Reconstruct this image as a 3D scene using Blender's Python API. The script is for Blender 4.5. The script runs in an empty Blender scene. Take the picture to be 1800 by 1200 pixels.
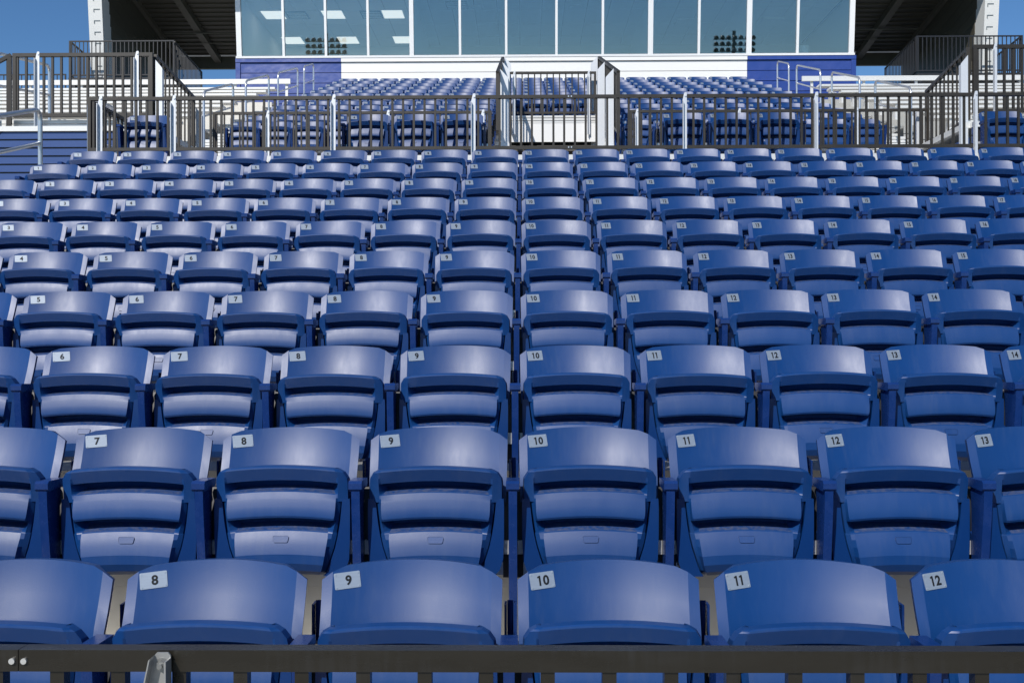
import bpy, bmesh, math, random
from mathutils import Vector, Matrix
R = math.radians
random.seed(7)
sc = bpy.context.scene
C = sc.collection
E = 1.64                       # eye height above the ground; heights below are given from the eye (H) and shifted by E

# ------------------------------------------------------------------ camera
cam = bpy.data.cameras.new('camera'); cam.lens = 35.42; cam.sensor_width = 36; cam.clip_start = 0.05; cam.clip_end = 5000
co = bpy.data.objects.new('camera', cam); C.objects.link(co)
co.matrix_world = (Matrix.Translation((0, 0, E)) @ Matrix.Rotation(R(0.712), 4, 'Z') @ Matrix.Rotation(R(90), 4, 'X')
                   @ Matrix.Rotation(R(-0.12), 4, 'Z'))
sc.camera = co
# ------------------------------------------------------------------ sky, sun, exposure
SUN_AZ, SUN_EL = R(25), R(40)          # sun behind the viewer, to the left
w = bpy.data.worlds.new('World'); sc.world = w; w.use_nodes = True
nt = w.node_tree; bg = nt.nodes['Background']
sky = nt.nodes.new('ShaderNodeTexSky'); sky.sky_type = 'NISHITA'; sky.sun_disc = False
sky.sun_elevation = SUN_EL; sky.sun_rotation = R(180) + SUN_AZ
sky.altitude = 1500; sky.air_density = 1.0; sky.dust_density = 0.0; sky.ozone_density = 4.5
hsv = nt.nodes.new('ShaderNodeHueSaturation'); hsv.inputs['Saturation'].default_value = 1.14; hsv.inputs['Value'].default_value = 1.0
nt.links.new(sky.outputs[0], hsv.inputs['Color']); nt.links.new(hsv.outputs[0], bg.inputs[0]); bg.inputs[1].default_value = 0.105
sl = bpy.data.lights.new('sun', 'SUN'); sl.energy = 4.6; sl.angle = R(0.5); sl.color = (1, 0.955, 0.89)
so = bpy.data.objects.new('sun', sl); C.objects.link(so)
sd = Vector((math.sin(SUN_AZ) * math.cos(SUN_EL), math.cos(SUN_AZ) * math.cos(SUN_EL), -math.sin(SUN_EL)))
so.rotation_euler = sd.to_track_quat('-Z', 'Y').to_euler(); so.location = (-6, -10, 16)
vs = sc.view_settings; vs.view_transform = 'Standard'; vs.look = 'None'; vs.exposure = 0.0; vs.gamma = 1.0
vs.use_curve_mapping = False

# ------------------------------------------------------------------ materials
def mat(name, col, rough=0.5, metal=0.0, spec=0.5, var=0.0, vscale=6.0, rvar=0.0, bump=0.0, bscale=80.0, tint=None,
        rand=0.0, stretch=(1, 1, 1), coat=0.0, streak=0.0, bdist=0.002):
    m = bpy.data.materials.new(name); m.use_nodes = True
    n = m.node_tree.nodes; l = m.node_tree.links; b = n['Principled BSDF']
    b.inputs['Base Color'].default_value = (*col, 1); b.inputs['Roughness'].default_value = rough
    b.inputs['Metallic'].default_value = metal; b.inputs['Specular IOR Level'].default_value = spec
    b.inputs['Coat Weight'].default_value = coat; b.inputs['Coat Roughness'].default_value = 0.25
    tc = n.new('ShaderNodeTexCoord'); oi = n.new('ShaderNodeObjectInfo')
    mp = n.new('ShaderNodeMapping'); mp.inputs['Scale'].default_value = stretch
    ad = n.new('ShaderNodeVectorMath'); ad.operation = 'ADD'
    ml = n.new('ShaderNodeVectorMath'); ml.operation = 'SCALE'; ml.inputs['Scale'].default_value = 37.0
    cb = n.new('ShaderNodeCombineXYZ')
    for i in range(3): l.new(oi.outputs['Random'], cb.inputs[i])
    l.new(cb.outputs[0], ml.inputs[0]); l.new(tc.outputs['Object'], mp.inputs[0])
    l.new(mp.outputs[0], ad.inputs[0]); l.new(ml.outputs[0], ad.inputs[1])
    if var or rvar:
        no = n.new('ShaderNodeTexNoise'); no.inputs['Scale'].default_value = vscale; no.inputs['Detail'].default_value = 6
        no.inputs['Roughness'].default_value = 0.65; l.new(ad.outputs[0], no.inputs['Vector'])
    if var:
        mx = n.new('ShaderNodeMix'); mx.data_type = 'RGBA'
        t = tint or tuple(min(1, c * 1.6 + 0.02) for c in col)
        mx.inputs['A'].default_value = (*col, 1); mx.inputs['B'].default_value = (*t, 1)
        mr = n.new('ShaderNodeMapRange'); mr.inputs['From Min'].default_value = 0.35; mr.inputs['From Max'].default_value = 0.75
        mr.inputs['To Max'].default_value = var; l.new(no.outputs['Fac'], mr.inputs['Value']); l.new(mr.outputs[0], mx.inputs['Factor'])
        out = mx.outputs['Result']
        if rand:
            hs = n.new('ShaderNodeHueSaturation'); r2 = n.new('ShaderNodeMapRange')
            r2.inputs['To Min'].default_value = 1 - rand; r2.inputs['To Max'].default_value = 1 + rand
            l.new(oi.outputs['Random'], r2.inputs['Value']); l.new(r2.outputs[0], hs.inputs['Value']); l.new(out, hs.inputs['Color'])
            out = hs.outputs[0]
        if streak:                                                 # faint dust runs and scuffs
            m3 = n.new('ShaderNodeMapping'); m3.inputs['Scale'].default_value = (70, 40, 5); l.new(tc.outputs['Object'], m3.inputs[0])
            a3 = n.new('ShaderNodeVectorMath'); a3.operation = 'ADD'; l.new(m3.outputs[0], a3.inputs[0]); l.new(ml.outputs[0], a3.inputs[1])
            n3 = n.new('ShaderNodeTexNoise'); n3.inputs['Scale'].default_value = 1.0; n3.inputs['Detail'].default_value = 5; l.new(a3.outputs[0], n3.inputs['Vector'])
            n4 = n.new('ShaderNodeTexNoise'); n4.inputs['Scale'].default_value = 7.0; n4.inputs['Detail'].default_value = 3; l.new(ad.outputs[0], n4.inputs['Vector'])
            mu = n.new('ShaderNodeMath'); mu.operation = 'MULTIPLY'; l.new(n3.outputs['Fac'], mu.inputs[0]); l.new(n4.outputs['Fac'], mu.inputs[1])
            r3 = n.new('ShaderNodeMapRange'); r3.inputs['From Min'].default_value = 0.24; r3.inputs['From Max'].default_value = 0.46; r3.inputs['To Max'].default_value = streak
            l.new(mu.outputs[0], r3.inputs['Value'])
            x3 = n.new('ShaderNodeMix'); x3.data_type = 'RGBA'; x3.inputs['B'].default_value = (0.16, 0.18, 0.22, 1)
            l.new(r3.outputs[0], x3.inputs['Factor']); l.new(out, x3.inputs['A']); out = x3.outputs['Result']
        l.new(out, b.inputs['Base Color'])
    if rvar:
        m2 = n.new('ShaderNodeMapRange'); m2.inputs['From Min'].default_value = 0.3; m2.inputs['From Max'].default_value = 0.7
        m2.inputs['To Min'].default_value = rough - rvar; m2.inputs['To Max'].default_value = rough + rvar
        l.new(no.outputs['Fac'], m2.inputs['Value']); l.new(m2.outputs[0], b.inputs['Roughness'])
    if bump:
        nb = n.new('ShaderNodeTexNoise'); nb.inputs['Scale'].default_value = bscale; nb.inputs['Detail'].default_value = 3
        l.new(ad.outputs[0], nb.inputs['Vector'])
        bp = n.new('ShaderNodeBump'); bp.inputs['Strength'].default_value = bump; bp.inputs['Distance'].default_value = bdist
        l.new(nb.outputs['Fac'], bp.inputs['Height']); l.new(bp.outputs[0], b.inputs['Normal'])
    return m
BLUE = (0.002, 0.039, 0.165)
M = {}
M['seat'] = mat('seat_plastic', BLUE, 0.44, spec=0.54, var=0.30, vscale=9, rvar=0.04, bump=0.10, bscale=420, tint=(0.007, 0.052, 0.19), streak=0.06,
                rand=0.06, stretch=(1.6, 1, 0.5))
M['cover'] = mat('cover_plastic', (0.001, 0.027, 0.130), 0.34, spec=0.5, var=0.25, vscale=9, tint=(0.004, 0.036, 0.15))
M['dust'] = mat('seat_plastic_dusty', BLUE, 0.55, spec=0.4, var=0.55, vscale=60, tint=(0.16, 0.15, 0.15))
M['steelblue'] = mat('blue_powder_coat', (0.005, 0.027, 0.13), 0.26, spec=0.5, var=0.2, vscale=20, rvar=0.06)
M['housing'] = mat('black_hinge_plastic', (0.006, 0.007, 0.012), 0.5)  # black colour of the blocks filling the gaps between seats
M['plate'] = mat('brushed_plate', (0.50, 0.55, 0.60), 0.42, metal=0.65, var=0.35, vscale=30, tint=(0.36, 0.40, 0.45), stretch=(1, 1, 6))
M['ink'] = mat('black_ink', (0.008, 0.008, 0.008), 0.5)
M['zinc'] = mat('zinc_bolts', (0.76, 0.75, 0.72), 0.3, metal=0.7, var=0.3, vscale=60)
M['nut'] = mat('dull_nut', (0.33, 0.33, 0.32), 0.4, metal=0.8)
M['galv'] = mat('galvanised_steel', (0.70, 0.72, 0.75), 0.42, metal=0.3, var=0.35, vscale=26, tint=(0.44, 0.48, 0.53), rvar=0.08)
M['tube'] = mat('aluminium_tube', (0.66, 0.67, 0.68), 0.28, metal=0.75, var=0.2, vscale=18, tint=(0.5, 0.5, 0.5))
M['bronze'] = mat('bronze_rail_paint', (0.021, 0.017, 0.012), 0.47, spec=0.55, var=0.35, vscale=7, rvar=0.06, tint=(0.030, 0.025, 0.019))
M['bronze_smooth'] = mat('smooth_bronze_paint', (0.014, 0.012, 0.008), 0.28, spec=0.5, var=0.4, vscale=9, rvar=0.08, tint=(0.026, 0.022, 0.016), stretch=(0.4, 2, 2), streak=0.04)  # same paint as bronze; the near rail's weaker glare is put into its colour
M['galv_dull'] = mat('dull_galvanised', (0.40, 0.40, 0.39), 0.38, metal=0.55, var=0.5, vscale=40, tint=(0.28, 0.28, 0.27), rvar=0.1)
M['blackrail'] = mat('black_rail_paint', (0.018, 0.018, 0.020), 0.4, var=0.2, vscale=9)
M['alu'] = mat('aluminium_plank', (0.72, 0.72, 0.70), 0.42, metal=0.25, var=0.4, vscale=5, tint=(0.55, 0.54, 0.51), rvar=0.08, stretch=(0.5, 3, 3))
M['deck'] = mat('aluminium_deck', (0.52, 0.51, 0.48), 0.48, metal=0.6, var=0.5, vscale=4, tint=(0.40, 0.385, 0.35), rvar=0.06)
M['white'] = mat('white_siding', (0.80, 0.80, 0.79), 0.4, var=0.12, vscale=2, tint=(0.72, 0.72, 0.70))
M['frame'] = mat('white_window_frame', (0.80, 0.81, 0.82), 0.35, var=0.1, vscale=5, tint=(0.7, 0.7, 0.7))
M['bluewall'] = mat('blue_siding', (0.009, 0.042, 0.25), 0.40, spec=0.9, bump=0.6, bscale=1.6, bdist=0.05, var=0.25, vscale=1.3, rvar=0.06, tint=(0.028, 0.065, 0.31))
M['navywall'] = mat('navy_siding', (0.022, 0.060, 0.20), 0.42, var=0.25, vscale=3, tint=(0.035, 0.08, 0.23))
M['fin'] = mat('grey_white_cladding', (0.66, 0.67, 0.66), 0.45, var=0.2, vscale=2, tint=(0.55, 0.56, 0.55))
M['soffit'] = mat('brown_soffit', (0.062, 0.055, 0.040), 0.55, var=0.3, vscale=2, tint=(0.085, 0.076, 0.056))
M['beam'] = mat('brown_beam', (0.10, 0.09, 0.068), 0.5, var=0.25, vscale=3)
M['concrete'] = mat('concrete', (0.34, 0.33, 0.31), 0.85, var=0.5, vscale=3, tint=(0.25, 0.245, 0.23), bump=0.3, bscale=60)
M['grass'] = mat('field_grass', (0.045, 0.085, 0.022), 0.9, var=0.6, vscale=0.15, tint=(0.07, 0.10, 0.03))
M['tile'] = mat('ceiling_tile', (0.82, 0.84, 0.83), 0.85, var=0.15, vscale=4, tint=(0.66, 0.69, 0.70))
M['room'] = mat('room_wall', (0.76, 0.79, 0.78), 0.8, var=0.1, vscale=2)
M['carpet'] = mat('room_carpet', (0.30, 0.33, 0.35), 0.95, var=0.3, vscale=12)
M['fixture'] = mat('dark_fixture', (0.10, 0.13, 0.15), 0.6, var=0.2, vscale=9)
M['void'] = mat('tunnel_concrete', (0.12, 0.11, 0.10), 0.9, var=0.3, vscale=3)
def emis(name, col, s):
    m = bpy.data.materials.new(name); m.use_nodes = True; b = m.node_tree.nodes['Principled BSDF']
    b.inputs['Base Color'].default_value = (0.8, 0.8, 0.8, 1)
    b.inputs['Emission Color'].default_value = (*col, 1); b.inputs['Emission Strength'].default_value = s
    return m
M['lit'] = emis('lit_diffuser', (1.0, 0.90, 0.82), 1.0)
def glass():
    m = bpy.data.materials.new('tinted_glass'); m.use_nodes = True; n = m.node_tree.nodes; l = m.node_tree.links
    n.remove(n['Principled BSDF']); out = n['Material Output']
    tr = n.new('ShaderNodeBsdfTransparent'); tr.inputs[0].default_value = (0.90, 0.965, 0.965, 1)
    gl = n.new('ShaderNodeBsdfGlossy'); gl.inputs['Roughness'].default_value = 0.01; gl.inputs[0].default_value = (0.9, 0.97, 1, 1)
    fr = n.new('ShaderNodeFresnel'); fr.inputs[0].default_value = 1.6
    mr = n.new('ShaderNodeMapRange'); mr.inputs['To Min'].default_value = 0.11; l.new(fr.outputs[0], mr.inputs[0])   # sun-control coating
    mx = n.new('ShaderNodeMixShader'); l.new(mr.outputs[0], mx.inputs[0]); l.new(tr.outputs[0], mx.inputs[1]); l.new(gl.outputs[0], mx.inputs[2])
    l.new(mx.outputs[0], out.inputs[0]); return m
M['glass'] = glass()

# ------------------------------------------------------------------ mesh helpers
def finish(me, m, smooth=None):
    ms = m if isinstance(m, (list, tuple)) else [m]
    for k in ms: me.materials.append(M[k])
    if smooth is not None:
        for p in me.polygons: p.use_smooth = True
        me.set_sharp_from_angle(angle=R(smooth))
    return me
def bm_mesh(name, bm, m, smooth=None):
    bmesh.ops.recalc_face_normals(bm, faces=bm.faces)
    me = bpy.data.meshes.new(name); bm.to_mesh(me); bm.free(); return finish(me, m, smooth)
def bm_box(bm, x0, x1, y0, y1, z0, z1):
    v = [bm.verts.new(p) for p in ((x0,y0,z0),(x1,y0,z0),(x1,y1,z0),(x0,y1,z0),(x0,y0,z1),(x1,y0,z1),(x1,y1,z1),(x0,y1,z1))]
    for f in ((0,3,2,1),(4,5,6,7),(0,1,5,4),(1,2,6,5),(2,3,7,6),(3,0,4,7)): bm.faces.new([v[i] for i in f])
    return v
def bm_prism(bm, pts, axis, a, b):
    def P(p, t):
        return (t, p[0], p[1]) if axis == 'x' else ((p[0], t, p[1]) if axis == 'y' else (p[0], p[1], t))
    A = [bm.verts.new(P(p, a)) for p in pts]; B = [bm.verts.new(P(p, b)) for p in pts]; n = len(pts)
    bm.faces.new(A); bm.faces.new(B[::-1])
    for i in range(n): bm.faces.new((A[i], B[i], B[(i+1) % n], A[(i+1) % n]))
def bm_bar(bm, p, q, wx, wz):
    """rectangular bar from p to q, width wx sideways, wz upwards"""
    p = Vector(p); q = Vector(q); d = (q - p).normalized()
    s = d.cross(Vector((0, 0, 1)))
    s = s.normalized() if s.length > 1e-4 else Vector((1, 0, 0))
    u = s.cross(d).normalized(); v = []
    for e in (p, q):
        for a, b in ((-1,-1),(1,-1),(1,1),(-1,1)): v.append(bm.verts.new(e + s*a*wx/2 + u*b*wz/2))
    for f in ((0,1,2,3),(7,6,5,4),(0,4,5,1),(1,5,6,2),(2,6,7,3),(3,7,4,0)): bm.faces.new([v[i] for i in f])
def bm_tube(bm, pts, r, n=10):
    pts = [Vector(p) for p in pts]; rings = []
    for i, p in enumerate(pts):
        d = (pts[min(i+1, len(pts)-1)] - pts[max(i-1, 0)]).normalized()
        a = d.cross(Vector((1, 0, 0)))
        if a.length < 0.2: a = d.cross(Vector((0, 1, 0)))
        a.normalize(); b = d.cross(a).normalized()
        rings.append([bm.verts.new(p + a*r*math.cos(2*math.pi*k/n) + b*r*math.sin(2*math.pi*k/n)) for k in range(n)])
    for i in range(len(rings)-1):
        for k in range(n): bm.faces.new((rings[i][k], rings[i][(k+1) % n], rings[i+1][(k+1) % n], rings[i+1][k]))
    bm.faces.new(rings[0][::-1]); bm.faces.new(rings[-1])
def bevel(bm, wd, seg=2, ang=35):
    es = [e for e in bm.edges if len(e.link_faces) == 2 and e.calc_face_angle(0) > R(ang)]
    bmesh.ops.bevel(bm, geom=es, offset=wd, segments=seg, affect='EDGES', profile=0.5, clamp_overlap=True)
_cache = {}
def boxmesh(size, m, bev=0.0):
    k = (tuple(round(s, 4) for s in size), m, bev)
    if k not in _cache:
        bm = bmesh.new(); x, y, z = size; bm_box(bm, -x/2, x/2, -y/2, y/2, -z/2, z/2)
        if bev: bevel(bm, bev, 2)
        _cache[k] = bm_mesh('box', bm, m, 40 if bev else None)
    return _cache[k]
def link(name, me, parent=None, loc=(0, 0, 0), rot=None):
    o = bpy.data.objects.new(name, me); C.objects.link(o); o.location = loc
    if rot: o.rotation_euler = rot
    if parent: o.parent = parent
    return o
def tag(o, label, cat, group=None):
    o['label'] = label; o['category'] = cat
    if group: o['group'] = group
    return o
def thing(name, label, cat, loc=(0, 0, 0), group=None):
    return tag(link(name, None, None, loc), label, cat, group)
def struct(name, me=None, loc=(0, 0, 0)):
    o = link(name, me, None, loc); o['kind'] = 'structure'; return o
def bx(name, par, m, x0, x1, y0, y1, z0, z1, bev=0.0, off=(0, 0, 0)):
    """box part given in world coordinates under a parent standing at off"""
    return link(name, boxmesh((x1-x0, y1-y0, z1-z0), m, bev), par,
                ((x0+x1)/2-off[0], (y0+y1)/2-off[1], (z0+z1)/2-off[2]))

# ------------------------------------------------------------------ layout (metres; X right, Y away, heights from the eye)
PITCH, TREAD, RISE = 0.508, 0.838, 0.28013
SX0 = -0.02 - 9*PITCH + 0.235          # centre of seat 1
def low_Y(k): return TREAD*(2.185 + k)
def low_T(k): return 0.3343*low_Y(k) - 1.469 - 0.85
def up_Y(j): return 25.0 - TREAD*j     # j = 0 is the top row, 11 the lowest
def up_T(j): return 0.3343*up_Y(j) - 1.821 - 0.85
DECK = 1.657
XL, XR = -4.63, 5.69                   # sides of the chair blocks
VX0, VX1 = -0.42, 1.42                 # stair opening in the upper block
NUP = 12

# ------------------------------------------------------------------ ground and terraces
bm = bmesh.new(); bmesh.ops.create_grid(bm, x_segments=1, y_segments=1, size=2500)
struct('ground', bm_mesh('ground', bm, 'grass'))
bm = bmesh.new(); bm_box(bm, -14, 15, -4, 2.05, -0.12, 0.012)
struct('concourse', bm_mesh('concourse', bm, 'concrete'))
bm = bmesh.new(); bm_box(bm, -40, 40, 2.06, 60, -0.12, 0.008)
struct('apron', bm_mesh('apron', bm, 'concrete'))
terr = struct('lower_terrace')
LX0, LX1 = -6.2, 7.3
for k in range(1, 11):
    y, t = low_Y(k), low_T(k)+E
    y0 = y - 0.60; y1 = y0 + TREAD + (0 if k < 10 else -0.02)
    for a in range(3):                                             # three deck planks to each tread
        d = (y1-y0)/3
        bx('deck_plank', terr, 'deck', LX0, LX1, y0+a*d+0.003, y0+(a+1)*d-0.003, t-0.045, t, 0.004)
    r = RISE-0.05 if k > 1 else t-0.05
    bx('riser', terr, 'deck', LX0, LX1, y0+0.012, y0+0.03, t-0.05-r, t-0.048)
aisle = struct('cross_aisle')
bx('kick_plate', aisle, 'alu', -4.66, 6.1, 10.615, 10.64, low_T(10)+E-0.02, 1.965+E, 0.003)
for a in range(14):
    y0 = 10.66 + a*0.305
    bx('deck_plank', aisle, 'deck', -14, 15, y0+0.003, y0+0.302, DECK+E-0.045, DECK+E, 0.004)
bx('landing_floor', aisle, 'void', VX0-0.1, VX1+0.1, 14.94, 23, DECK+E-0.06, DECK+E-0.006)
ut = struct('upper_terrace')
def seg(j):                                                        # lowest four rows are cut by the stair opening
    return [(XL, VX0), (VX1, XR)] if j >= 8 else [(XL, XR)]
for j in range(NUP):
    y, t = up_Y(j), up_T(j)+E
    y0 = y-0.60 if j < NUP-1 else 14.93
    for (a, b) in seg(j):
        bx('tread', ut, 'deck', a, b, y0, y-0.6+TREAD-0.004, t-0.045, t, 0.004)
    for (a, b) in seg(8 if j == 7 else j):
        bx('riser', ut, 'alu', a, b, y0+0.012, y0+0.03, t-0.05-(RISE-0.05 if j < NUP-1 else t-0.05-DECK-E), t-0.048)
bx('landing', ut, 'deck', XL, XR, 25.0+0.24, 26.4, up_T(0)+E-0.045, up_T(0)+E-0.002)
for x in (VX0+0.02, VX1-0.02):                                     # side walls of the opening
    pts = [(14.95, DECK+E), (14.95, up_T(11)+E-0.05), (15.9, up_T(11)+E-0.05), (18.7, up_T(8)+E-0.05), (18.7, DECK+E)]
    bm = bmesh.new(); bm_prism(bm, pts, 'x', x-0.02, x+0.02); link('opening_side', bm_mesh('opening_side', bm, 'deck'), ut)
yv = 18.49
bx('header_panel', ut, 'white', VX0+0.045, VX1-0.045, yv, yv+0.03, 3.655+E, 3.995+E, 0.003)
for a in range(3):
    bx('header_rib', ut, 'alu', VX0+0.045, VX1-0.045, yv-0.01*a, yv+0.04, 4.0+0.048*a+E, 4.04+0.048*a+E, 0.004)
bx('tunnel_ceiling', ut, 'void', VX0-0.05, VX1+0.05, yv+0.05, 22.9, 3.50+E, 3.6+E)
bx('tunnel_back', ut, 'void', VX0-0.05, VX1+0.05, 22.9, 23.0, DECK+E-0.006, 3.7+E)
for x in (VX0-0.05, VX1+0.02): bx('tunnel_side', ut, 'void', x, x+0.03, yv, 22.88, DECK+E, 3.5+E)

# ------------------------------------------------------------------ the seat
RB = 0.46
def back_y(x, z):
    ax = min(abs(x), 0.207)
    y = -ax*ax/(2*RB)
    if abs(x) > 0.207: y += 0.06*(abs(x)-0.207)
    q = 0.85-z
    y -= q*0.24 + 0.80*min(q, 0.18)**2 if q < 0.18 else 0.18*0.24 + 0.80*0.0324 + (q-0.18)*0.10
    return y
def back_mesh():
    xs = [-1, -0.883] + [-0.883+1.766*i/14 for i in range(1, 14)] + [0.883, 1]
    zs = [0.0, 0.03, 0.10, 0.2, 0.32, 0.45, 0.6, 0.75, 0.9, 1.0]
    bm = bmesh.new(); F = []; B = []
    for s in zs:
        rf = []; rb = []
        for u in xs:
            hw = 0.2345 - 0.008*s
            x = u*hw; ax = abs(x)
            top = 0.85 - 0.012*(min(ax, .2)/.2)**2 - max(0, ax-0.195)*0.72
            z = top + (0.41-top)*s
            y = back_y(x, z)
            rf.append(bm.verts.new((x, y, z)))
            rb.append(bm.verts.new((x*(0.985), y+0.022+(0.012 if ax < .2 else 0), z-(0.004 if s == 0 else 0))))
        F.append(rf); B.append(rb)
    n, mcol = len(zs), len(xs)
    for i in range(n-1):
        for j in range(mcol-1):
            bm.faces.new((F[i][j], F[i+1][j], F[i+1][j+1], F[i][j+1])); bm.faces.new((B[i][j], B[i][j+1], B[i+1][j+1], B[i+1][j]))
    for j in range(mcol-1):
        bm.faces.new((F[0][j], F[0][j+1], B[0][j+1], B[0][j])); bm.faces.new((F[-1][j], B[-1][j], B[-1][j+1], F[-1][j+1]))
    for i in range(n-1):
        bm.faces.new((F[i][0], B[i][0], B[i+1][0], F[i+1][0])); bm.faces.new((F[i][-1], F[i+1][-1], B[i+1][-1], B[i][-1]))
    es = [e for e in bm.edges if len(e.link_faces) == 2 and e.calc_face_angle(0) > R(50)]
    bmesh.ops.bevel(bm, geom=es, offset=0.004, segments=2, affect='EDGES', profile=0.5, clamp_overlap=True)
    return bm_mesh('backrest', bm, 'seat', 16)
# rows of the folded seat pan: z, depth of the inner panel, depth of the rim, inner half width, outer half width, dusty
PR = [(.737,0.2060,0.2050,.164,0.1800,0), (.7362,0.2150,0.2125,.172,0.1900,0), (.733,0.2195,0.2165,.178,0.1990,0), (.7285,0.2200,0.2168,.181,0.2070,0),
      (.708,0.2095,0.2105,.181,0.2195,0), (.694,0.2020,0.2082,.181,0.2210,0), (.689,0.1995,0.2073,.181,0.2210,0), (.6868,0.1720,0.2070,.177,0.2210,0),
      (.682,0.1400,0.2062,.167,0.2210,0), (.668,0.1370,0.2038,.160,0.2210,0), (.665,0.1480,0.2033,.162,0.2210,1), (.657,0.1800,0.2021,.171,0.2210,1),
      (.653,0.1955,0.2016,.1765,0.2210,0), (.6505,0.1990,0.2012,.178,0.2210,0), (.640,0.2025,0.1998,.179,0.2210,0), (.6295,0.2060,0.1985,.179,0.2205,0),
      (.6285,0.2063,0.1986,.179,0.1975,0), (.605,0.2130,0.1993,.1785,0.1950,0), (.585,0.2165,0.2000,.177,0.1925,0), (.574,0.2165,0.2004,.1745,0.1910,0),
      (.567,0.2125,0.2007,.172,0.1900,0), (.5645,0.1800,0.2008,.167,0.1895,0), (.560,0.1460,0.2011,.157,0.1890,0), (.546,0.1420,0.2020,.145,0.1870,0),
      (.543,0.1530,0.2022,.146,0.1865,1), (.532,0.1840,0.2029,.150,0.1845,1), (.5265,0.1985,0.2031,.1525,0.1835,0), (.523,0.2025,0.2033,.1535,0.1854,0),
      (.505,0.2100,0.2040,.153,0.1820,0), (.48,0.2190,0.2050,.150,0.1762,0), (.45,0.2255,0.2035,.146,0.1672,0), (.42,0.2235,0.1960,.140,0.1580,0),
      (.395,0.2090,0.1830,.131,0.1485,0), (.380,0.1830,0.1660,.123,0.1381,0), (.374,0.1640,0.1500,.115,0.1340,0)]
def interp(z, t):
    for (a, va), (b, vb) in zip(t, t[1:]):
        if z <= b: return va+(vb-va)*(z-a)/(b-a)
    return t[-1][1]
def pan_mesh():
    bm = bmesh.new(); rows = []; cols = None
    for (z, ti, tr, wi, wo, d) in PR:
        wm = interp(z, ((.37, .122), (.38, .130), (.45, .154), (.50, .163), (.535, .171), (.57, .180), (.62, .1845), (.69, .187), (.715, .188), (.74, .174)))
        wm = max(min(wm, wo-0.006), wi+0.004)
        X = [-wo, -wo+0.004, -wm, -wi] + [-wi+2*wi*i/8 for i in range(1, 8)] + [wi, wm, wo-0.004, wo]
        bk = tr-0.034 if z > .71 else max(0.115, tr-0.034-(.71-z)*0.8)
        T = [bk, tr-0.010, tr, ti] + [ti]*7 + [ti, tr, tr-0.010, bk]
        if z > .70: T[1] = T[-2] = tr-0.007
        r = []
        for x, t in zip(X, T): r.append(bm.verts.new((x, -t, z - 0.013*(min(abs(x), .2)/.2)**2)))
        rows.append(r)
    nc = len(rows[0])
    for i in range(len(rows)-1):
        for j in range(nc-1):
            f = bm.faces.new((rows[i][j], rows[i+1][j], rows[i+1][j+1], rows[i][j+1]))
            if PR[i][5] and 3 <= j < nc-4: f.material_index = 1
    tb = [bm.verts.new((v.co.x, -0.188, v.co.z+0.001)) for v in rows[0]]; bb = [bm.verts.new((v.co.x, -0.10, v.co.z)) for v in rows[-1]]
    for j in range(nc-1):
        bm.faces.new((rows[0][j], rows[0][j+1], tb[j+1], tb[j])); bm.faces.new((rows[-1][j], bb[j], bb[j+1], rows[-1][j+1]))
    # back (sitting side) of the pan
    L = [tb[0]] + [r[0] for r in rows[1:-1]] + [bb[0]]; Rr = [tb[-1]] + [r[-1] for r in rows[1:-1]] + [bb[-1]]
    for i in range(len(L)-1):
        try: bm.faces.new((L[i], Rr[i], Rr[i+1], L[i+1]))
        except ValueError: pass
    bmesh.ops.remove_doubles(bm, verts=bm.verts, dist=1e-5)
    return bm_mesh('seat_pan', bm, ['seat', 'dust'], 13)
def cover_mesh(s):
    inner = [(.199,.629), (.1975,.612), (.1945,.58), (.191,.55), (.1845,.51), (.1755,.47), (.161,.425), (.148,.39), (.136,.375)]
    pts = [(.2235,.629), (.2245,.60), (.224,.50), (.221,.43), (.210,.395), (.190,.375)]
    poly = [(s*x, z) for x, z in inner + pts[::-1]]
    bm = bmesh.new(); bm_prism(bm, poly, 'y', -0.193, -0.095); bevel(bm, 0.003, 2, 40)
    return bm_mesh('hinge_cover', bm, 'cover', 35)
def clip_mesh():
    bm = bmesh.new(); pts = []
    for cx, cz, a0 in ((.021,.005,0), (-.021,.005,90), (-.019,-.007,180), (.019,-.007,270)):
        for q in range(4): a = R(a0+q*30); pts.append((cx+.005*math.cos(a), cz+.005*math.sin(a)))
    bm_prism(bm, pts, 'y', -0.003, 0.004)
    for f in list(bm.faces):
        if len(f.verts) > 6 and f.calc_center_median().y < -0.002:
            rr = bmesh.ops.inset_region(bm, faces=[f], thickness=0.0025, depth=0); 
            bmesh.ops.translate(bm, verts=f.verts, vec=(0, 0.0012, 0))
    return bm_mesh('clip_cover', bm, 'seat', 30)
def standard_mesh():
    bm = bmesh.new()
    pts = [(-.262,.668), (-.160,.668), (-.168,.60), (-.170,.46), (-.150,.2), (-.145,.002), (-.205,.002), (-.212,.2), (-.238,.45), (-.257,.60)]
    bm_prism(bm, pts, 'x', -0.0135, 0.0135); bevel(bm, 0.0045, 2)
    bm2 = bmesh.new(); bm_prism(bm2, [(-.175,.43), (-.172,.50), (.028,.61), (.036,.52)], 'x', -0.009, 0.009)
    me = bpy.data.meshes.new('t'); bm2.to_mesh(me); bm2.free(); bm.from_mesh(me)
    bm_box(bm, -0.04, 0.04, -0.225, -0.12, 0.0, 0.010)
    return bm_mesh('standard', bm, 'steelblue', 35)
def arm_mesh():
    bm = bmesh.new()
    pts = [(-.270,.672), (-.270,.690), (-.262,.698), (-.150,.694), (-.146,.676), (-.16,.668), (-.26,.664)]
    bm_prism(bm, pts, 'x', -0.0215, 0.0215); bevel(bm, 0.006, 3)
    return bm_mesh('armrest', bm, 'steelblue', 40)
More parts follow.
